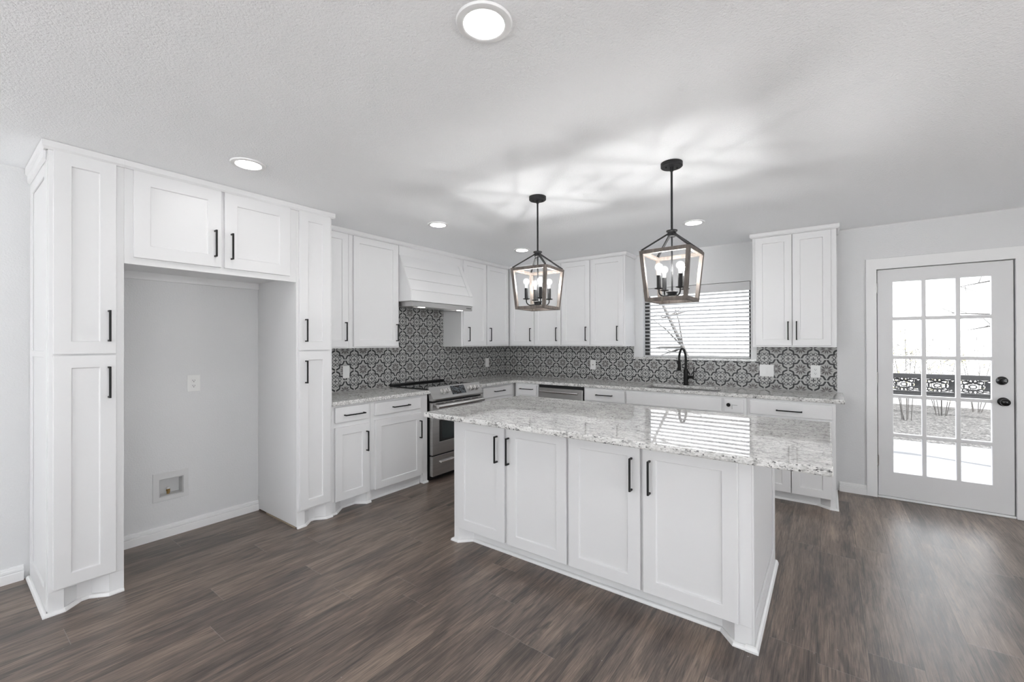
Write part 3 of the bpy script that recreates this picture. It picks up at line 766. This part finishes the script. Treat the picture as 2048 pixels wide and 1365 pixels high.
# --- electrical plates
def plate(label, put, u, z, w, h, kind, grp=None):
    loc = put(u, z-h/2, 0)
    p = thing('wall_outlet' if kind in ('outlet', 'blank', 'jack') else 'light_switch', label, 'outlet' if kind in ('outlet', 'jack') else ('switch' if kind == 'switch' else 'cover plate'), loc)
    mb = MB(); pbox(mb, put, u-w/2, u+w/2, z-h/2, z+h/2, .0004, .0055); mb.build('cover_plate', 'plastic', p, bevel=.002, seg=2)
    if kind == 'outlet':
        for s in (-1, 1):
            mb = MB(); pbox(mb, put, u-.017, u+.017, z+s*.0195-.0145, z+s*.0195+.0145, .0056, .0075); rcp = mb.build('socket', 'plastic', p, bevel=.003)
            mb = MB(); pbox(mb, put, u-.0075, u-.0052, z+s*.0195-.004, z+s*.0195+.007, .0076, .0079); pbox(mb, put, u+.0052, u+.0075, z+s*.0195-.003, z+s*.0195+.006, .0076, .0079); pbox(mb, put, u-.0025, u+.0025, z+s*.0195-.011, z+s*.0195-.006, .0076, .0079)
            mb.build('slot', 'slot', rcp)
    if kind == 'jack':
        mb = MB(); pbox(mb, put, u-.006, u+.006, z-.006, z+.006, .0056, .0085); mb.build('jack', 'slot', p, bevel=.002)
    if kind == 'switch':
        for s in (-1, 1):
            mb = MB(); pbox(mb, put, u+s*.023-.0165, u+s*.023+.0165, z-.033, z+.033, .0056, .0085); mb.build('rocker', 'plastic', p, bevel=.0015)
    if kind == 'blank':
        mb = MB(); pbox(mb, put, u-.0165, u+.0165, z-.033, z+.033, .0056, .0070); mb.build('insert', 'plastic', p, bevel=.001)
wl, tl_, tb = mp('L', 0.0), mp('L', .0085), mp('B', .0085)
plate('white duplex outlet on the bare wall inside the refrigerator niche', wl, -3.856, 1.092, .082, .122, 'outlet')
plate('white cover plate on patterned tile beside the tall pantry', tl_, -2.596, 1.103, .072, .122, 'blank')
plate('white cover plate on patterned tile right of the stove', tl_, -.422, 1.111, .074, .122, 'blank')
plate('white plate with one dark jack on tile left of the sink', tb, 1.424, 1.103, .076, .120, 'jack')
plate('white double rocker switch on tile right of the window', tb, 3.338, 1.099, .124, .118, 'switch')
plate('white duplex outlet on tile near the end of the counter', tb, 3.741, 1.105, .076, .118, 'outlet')

# --- ice-maker water box in the niche wall
p = thing('water_outlet_box', 'recessed white plastic water box with brass valve low in the niche wall', 'water box', (0, -3.99, .264))
MB().cells([-4.099, WBX[0], WBX[1], -3.887], [.262, WBX[2], WBX[3], .465], hole([WBX]), .0005, .006, lambda u, v, d: (d, u, v)).build('face_plate', 'greyplastic', p, bevel=.003, seg=2)
a = .0015
mb = MB().cells([WBX[0]+a, WBX[0]+a+.003, WBX[1]-a-.003, WBX[1]-a], [WBX[2]+a, WBX[2]+a+.003, WBX[3]-a-.003, WBX[3]-a], hole([(WBX[0]+a+.003, WBX[1]-a-.003, WBX[2]+a+.003, WBX[3]-a-.003)]), -.075, -.0005, lambda u, v, d: (d, u, v)); mb.box(-.078, -.0751, WBX[0]+a, WBX[1]-a, WBX[2]+a, WBX[3]-a)
mb.build('recess', 'greyplastic', p)
mb = MB(); mb.lathe([(0, 0), (.0095, 0), (.0095, .016), (.012, .018), (.012, .030), (.007, .033), (0, .033)], (-.04, -3.999, .2975), 16); mb.tube([(-.04, -3.999, .3165), (-.015, -3.999, .3165)], .006, 12)
mb.build('valve', 'brass', p, smooth=True, label='small brass shutoff valve')
MB().lathe([(0, 0), (.010, 0), (.011, .010), (.006, .014), (0, .014)], (-.04, -3.999, .331), 14).build('valve_cap', 'plastic', p, smooth=True)

# ------------------------------------------------------------------ island
IX0, IX1, IY0, IY1 = 1.720, 3.556, -2.838, -1.888
p = thing('kitchen_island', 'large white kitchen island with four black-handled doors facing the viewer', 'kitchen island', (2.64, -2.36, 0))
MB().box(IX0+.0005, IX1-.0005, IY0+.0195, IY1, .10, .879).build('carcass', 'cabinet', p)
puti = mp('B', -IY0)
face_frame(p, puti, IX0, IX1, .10, .879, [(1.80, 2.14, .14, .84), (2.22, 2.59, .14, .84), (2.66, 3.02, .14, .84), (3.10, 3.47, .14, .84)])
for (a, b, hu) in ((1.757, 2.169, 2.114), (2.193, 2.618, 2.207), (2.634, 3.051, 3.008), (3.067, 3.503, 3.103)):
    door(p, puti, a, b, .108, .858, hu, .703, rail=.066)
for xa in (IX1, IX0-.009):
    MB().cells([IY0, IY0+.035, IY1-.075, IY1], [.001, .115, .79, .879], hole([(IY0+.035, IY1-.075, .115, .79)]), 0, .009, lambda u, v, d: (xa+d, u, v)).build('side_frame', 'cabinet', p, bevel=.0015)
mb = MB(); mb.hexa([(IX0, IY0, .001), (1.755, IY0, .001), (1.83, IY0+.075, .001), (IX0, IY0+.075, .001)], [(IX0, IY0, .0999), (1.755, IY0, .0999), (1.83, IY0+.075, .0999), (IX0, IY0+.075, .0999)]); mb.build('foot', 'cabinet', p)
mb = MB(); mb.hexa([(3.42, IY0+.075, .001), (3.485, IY0, .001), (IX1, IY0, .001), (IX1, IY0+.075, .001)], [(3.42, IY0+.075, .0999), (3.485, IY0, .0999), (IX1, IY0, .0999), (IX1, IY0+.075, .0999)])
mb.build('foot', 'cabinet', p)
MB().box(IX0, IX1, IY0+.0751, IY1, .001, .0999).build('plinth', 'cabinet', p)
I9 = .010
shoe(p, [(IX0-I9, IY1), (IX0-I9, IY0-.002), (1.756, IY0-.002), (1.829, IY0+.073), (3.421, IY0+.073), (3.486, IY0-.002), (3.530, IY0-.002)], SHOE)
shoe(p, [(3.5305, IY0-.003), (IX1+I9, IY0-.003), (IX1+I9, IY1)], [(0, 0), (.017, 0), (.017, .010), (.012, .022), (.005, .026), (0, .026)])
o = MB().cells([1.600, 3.850], [-3.023, -1.873], lambda u, v: True, .880, .914, lambda u, v, d: (u, v, d)).build('countertop', 'granite', bevel=.008, seg=3)
tag(o, 'large overhanging speckled granite slab on top of the kitchen island', 'countertop')

# ------------------------------------------------------------------ ceiling downlights
def downlight(x, y, label):
    p = thing('recessed_downlight', label, 'ceiling light', (x, y, H), 'recessed downlights')
    MB().lathe([(.066, -.0035), (.066, -.0085), (.072, -.0105), (.088, -.0075), (.091, -.003), (.091, -.0004), (.066, -.0004)], (x, y, H), 40).build('trim_ring', 'trim', p, smooth=True)
    MB().lathe([(0, -.0062), (.064, -.0062), (.064, -.004), (0, -.004)], (x, y, H), 40).build('lens', 'lens', p)
downlight(2.941, -3.966, 'large round lit downlight nearest the viewer, at the top of the picture')
downlight(1.138, -3.937, 'lit round downlight in front of the refrigerator cabinet')
downlight(1.085, -2.386, 'lit round downlight in front of the range hood')
downlight(1.079, -1.093, 'lit round downlight closest to the room corner, farthest back')
downlight(2.902, -1.101, 'lit round downlight in front of the window, right of the pendants')

# ------------------------------------------------------------------ pendants
def pendant(cx, cy, frame_ang, arm_ang, label):
    p = thing('pendant_lantern', label, 'pendant light', (cx, cy, H), 'pendant lanterns over the island')
    def at(r, a, z): return Vector((cx+r*math.cos(a), cy+r*math.sin(a), H+z))
    cn = MB().lathe([(0, -.026), (.056, -.026), (.0605, -.022), (.0605, -.0006), (0, -.0006)], (cx, cy, H), 36).build('canopy', 'iron', p, smooth=True)
    for s in (-1, 1): MB().lathe([(0, -.034), (.004, -.033), (.0045, -.026), (0, -.026)], (cx+s*.034*.74, cy+s*.034*.67, H), 12).build('screw', 'iron', cn)
    MB().tube([at(0, 0, -.026), at(0, 0, -.048), at(0, 0, -.05), at(0, 0, -.39)], [.010, .010, .0062, .0062], 14).build('rod', 'iron', p, smooth=True)
    MB().lathe([(0, -.392), (.031, -.392), (.031, -.398), (.024, -.402), (.024, -.425), (.018, -.430), (0, -.430)], (cx, cy, H), 24).build('hub', 'iron', p, smooth=True)
    MB().tube([at(0, 0, -.430), at(0, 0, -.752)], .0048, 12).build('inner_rod', 'iron', p, smooth=True)
    rt_, rb_ = .199, .165; zt, zb = -.514, -.806; w = .021
    top = [frame_ang+k*PI/2 for k in range(4)]
    mb = MB()
    k = w*.707
    for i in range(4):
        a, b = top[i], top[(i+1) % 4]
        m_ = (a+PI/4)
        side = Vector((math.cos(m_), math.sin(m_), 0))
        mb.beam(at(rt_-k, a, zt-w/2), at(rt_-k, b, zt-w/2), w, w, side)
        mb.beam(at(rb_-k, a, zb+w/2), at(rb_-k, b, zb+w/2), w, w, side)
        mb.beam(at(rt_-k+.0008, a, zt-.001), at(rb_-k+.0008, a, zb+.001), w, w, Vector((math.cos(m_), math.sin(m_), 0)))
    mb.build('wood_frame', 'wood', p, bevel=.001, label='weathered grey-brown wooden frame')
    for a in top:
        MB().beam(at(.022, a, -.412), at(rt_-.014, a, zt+.002), .0115, .009, Vector((-math.sin(a), math.cos(a), 0))).build('strap', 'iron', p)
    MB().lathe([(0, -.792), (.007, -.790), (.009, -.782), (.026, -.780), (.030, -.776), (.026, -.770), (.026, -.754), (.034, -.750), (.030, -.746), (0, -.746)], (cx, cy, H), 24).build('cluster', 'iron', p, smooth=True)
    for q in range(4):
        a = arm_ang+q*PI/2; R = .083
        pts = [at(.02, a, -.772), at(.055, a, -.774)]
        for t in range(1, 7):
            th = t/6*PI/2; pts.append(at(.055+.028*math.sin(th), a, -.774+.028*(1-math.cos(th))))
        pts.append(at(R, a, -.735))
        ar = MB().tube(pts, .0042, 10).build('arm', 'iron', p, smooth=True)
        c = at(R, a, 0)
        MB().lathe([(0, -.736), (.008, -.736), (.025, -.731), (.025, -.728), (0, -.728)], (c.x, c.y, H), 24).build('drip_dish', 'iron', ar, smooth=True)
        sl = MB().lathe([(0, -.728), (.0125, -.728), (.0125, -.655), (.0095, -.653), (0, -.653)], (c.x, c.y, H), 20).build('candle_sleeve', 'iron', p, smooth=True)
        prof = [(.0085, -.653), (.0105, -.640)]
        for t in range(0, 15):
            th = -1.05+t/14*(1.05+PI/2-.02); prof.append((.0235*math.cos(th), -.607+.0235*math.sin(th)))
        MB().lathe(prof, (c.x, c.y, H), 24).build('bulb', 'bulb', p, smooth=True)
        fl = MB().lathe([(0, -.621), (.006, -.618), (.0085, -.609), (.006, -.600), (0, -.597)], (c.x, c.y, H), 10).build('filament', 'filament', sl, smooth=True)
pendant(2.172, -2.460, math.radians(-41.4), math.radians(-44), 'lit lantern pendant farther from the viewer, nearer the range hood')
pendant(3.110, -2.480, math.radians(-47.2), math.radians(-42.8), 'lit lantern pendant nearer the viewer, hanging in front of the window')

# ------------------------------------------------------------------ outside
GZ = -.14
MB().box(-4, 12, T+.01, 3.9, GZ-.1, GZ).build('patio', 'concrete', kind='structure')
MB().box(-9, 17, 3.9, 14, GZ-.12, GZ-.02).build('ground', 'ground', kind='structure')
MB().box(-9, 17, -22, RY-T-.01, GZ-.1, GZ).build('bounce_ground', 'bounce_ground', kind='structure')  # unseen ground behind the room, added to bounce daylight onto the ceiling
MB().box(RX+T+.01, 22, RY-T, T, GZ-.1, GZ).build('bounce_ground_right', 'bounce_ground', kind='structure')  # same added bounce surface outside the right wall, out of view
p = thing('board_fence', 'bleached vertical board fence closing the yard outside', 'fence', (4, 9.2, GZ))
mb = MB(); x = -8.0
while x < 16:
    w = .138; mb.box(x, x+w, 9.2+random.uniform(0, .008), 9.222, GZ-.02, 3.0+random.uniform(-.03, .03)); x += w+.008
mb.build('boards', 'fence', p)
mb = MB()
for zz in (.2, 1.4, 2.6): mb.box(-8, 16, 9.223, 9.263, zz, zz+.09)
mb.build('rails', 'fence', p)
# ornamental railing on the patio
p = thing('iron_railing', 'dark porch railing with cast scrollwork seen through the glass door', 'railing', (4.98, 2.6, GZ))
ry = 2.6
MB().box(4.38, 5.62, ry-.035, ry+.035, .908, .969).build('top_rail', 'railpaint', p, bevel=.004)
mb = MB(); mb.box(4.38, 5.62, ry-.03, ry+.03, .712, .744); mb.box(4.38, 5.62, ry-.045, ry+.045, .680, .7115); mb.build('bottom_rail', 'railpaint', p, bevel=.003)
for xx in (4.42, 5.58): MB().box(xx-.035, xx+.035, ry-.034, ry+.034, GZ, .907).build('post', 'railpaint', p)
for k in range(3):
    x0 = 4.537+k*.316; mb = MB(); cx = x0+.11; cz = .826
    def loop(px, pz, rx, rz, a0=0, a1=2*PI, r=.0065, n=18):
        mb.tube([(px+rx*math.cos(a0+(a1-a0)*i/n), ry, pz+rz*math.sin(a0+(a1-a0)*i/n)) for i in range(n+1)], r, 6)
    loop(cx, cz, .032, .022); loop(cx, cz, .085, .05)
    for s in (-1, 1):
        for q in (-1, 1):
            loop(cx+s*.062, cz+q*.05, .030, .024, r=.006); loop(cx+s*.02, cz+q*.062, .016, .026, r=.006)
        loop(cx+s*.092, cz, .018, .03, r=.006)
    mb.tube([(x0-.02, ry, .755), (x0+.05, ry, .772), (cx, ry, .79), (x0+.17, ry, .772), (x0+.28, ry, .75)], .006, 6)
    mb.tube([(x0-.02, ry, .905), (x0+.05, ry, .888), (cx, ry, .878), (x0+.17, ry, .888), (x0+.28, ry, .905)], .006, 6)
    lx = x0+.258                                  # cast leaf block
    pts = []
    for i in range(28):
        a = 2*PI*i/28; r = .046*(1+.28*math.cos(5*a+.6)); pts.append((lx+r*1.05*math.cos(a), cz+r*1.6*math.sin(a)))
    mb.add([(a, ry-.006, b) for a, b in pts]+[(a, ry+.006, b) for a, b in pts], [tuple(range(28)), tuple(reversed(range(28, 56)))]+[(i, (i+1) % 28, 28+(i+1) % 28, 28+i) for i in range(28)])
    mb.build('scroll_panel', 'railpaint', p)
# shrubs and a leaning tree
def shrub(x, y, h, label, leaves=260, sticks=26, seed=1):
    sticks = max(5, sticks//3)
    r = random.Random(seed); p = thing('bare_shrub', label, 'shrub', (x, y, GZ-.02), 'winter shrubs by the fence')
    mb = MB(); tips = []
    for k in range(sticks):
        a = r.uniform(0, 2*PI); sp = r.uniform(.05, .42); hh = h*r.uniform(.55, 1)
        p0 = Vector((x+.08*math.cos(a), y+.08*math.sin(a), GZ-.02)); p1 = p0+Vector((sp*math.cos(a)*.45, sp*math.sin(a)*.3, hh*.55)); p2 = p0+Vector((sp*math.cos(a), sp*math.sin(a)*.6, hh))
        mb.tube([p0, p1, p2], [.008, .006, .0025], 5); tips += [p1, p2]
        for q in range(9):
            b = p1.lerp(p2, r.uniform(.1, 1)); e = b+Vector((r.uniform(-.3, .3), r.uniform(-.2, .2), r.uniform(-.12, .3))); mb.tube([b, e], [.0035, .0015], 4); tips.append(e)
    mb.build('twigs', 'bark', p)
    mb = MB()
    for k in range(leaves):
        c = r.choice(tips)+Vector((r.gauss(0, .10), r.gauss(0, .08), r.gauss(0, .10)))
        u = Vector((r.gauss(0, 1), r.gauss(0, 1), r.gauss(0, 1))).normalized(); v = u.orthogonal().normalized(); s = r.uniform(.018, .035)
        mb.add([c-u*s, c+v*s*.45, c+u*s, c-v*s*.45], [(0, 1, 2, 3)])
    mb.build('leaves', 'leaf', p, kind='stuff')
    mb = MB()
    for k in range(leaves):
        c = r.choice(tips)+Vector((r.gauss(0, .10), r.gauss(0, .08), r.gauss(0, .10)))
        u = Vector((r.gauss(0, 1), r.gauss(0, 1), r.gauss(0, 1))).normalized(); v = u.orthogonal().normalized(); s = r.uniform(.012, .028)
        mb.add([c-u*s, c+v*s*.35, c+u*s, c-v*s*.35], [(0, 1, 2, 3)])
    mb.build('dry_leaves', 'bark', p, kind='stuff')
shrub(5.1, 6.4, 1.9, 'bare yellowish shrub outside, seen in the left panes of the glass door', 300, 26, 3)
shrub(5.75, 7.5, 1.6, 'bare yellowish shrub outside, seen in the middle panes of the glass door', 360, 22, 4)
shrub(6.45, 8.55, 1.5, 'bare yellowish shrub outside, seen in the right panes of the glass door', 200, 14, 5)
def tree(x, y, lean, h, r0, label, seed):
    r = random.Random(seed); p = thing('bare_tree', label, 'tree', (x, y, GZ-.03))
    mb = MB(); p0 = Vector((x, y, GZ-.03)); pts = [p0+Vector((lean[0]*t*h+.03*math.sin(5*t), lean[1]*t*h, h*t)) for t in (0, .2, .4, .6, .8, 1)]
    mb.tube(pts, [r0, r0*.9, r0*.8, r0*.65, r0*.5, r0*.3], 10); mb.build('trunk', 'bark', p, smooth=True)
    mb = MB()
    for k in range(16):
        b = pts[r.randint(2, 5)]; e = b+Vector((r.uniform(-1.3, 1.3), r.uniform(-.6, .6), r.uniform(-.3, .9)))
        m_ = b.lerp(e, .5)+Vector((0, 0, r.uniform(-.1, .15))); mb.tube([b, m_, e], [.022, .014, .005], 6)
        for q in range(3):
            c = m_.lerp(e, r.random()); mb.tube([c, c+Vector((r.uniform(-.5, .5), r.uniform(-.3, .3), r.uniform(-.3, .3)))], [.007, .003], 5)
    mb.build('branches', 'bark', p)
tree(1.75, 5.2, (-.42, 0), 3.6, .055, 'leaning bare tree trunk seen through the window blind', 11)
tree(7.2, 7.2, (-.12, .02), 3.4, .07, 'slim bare tree outside, branching across the top door panes', 12)
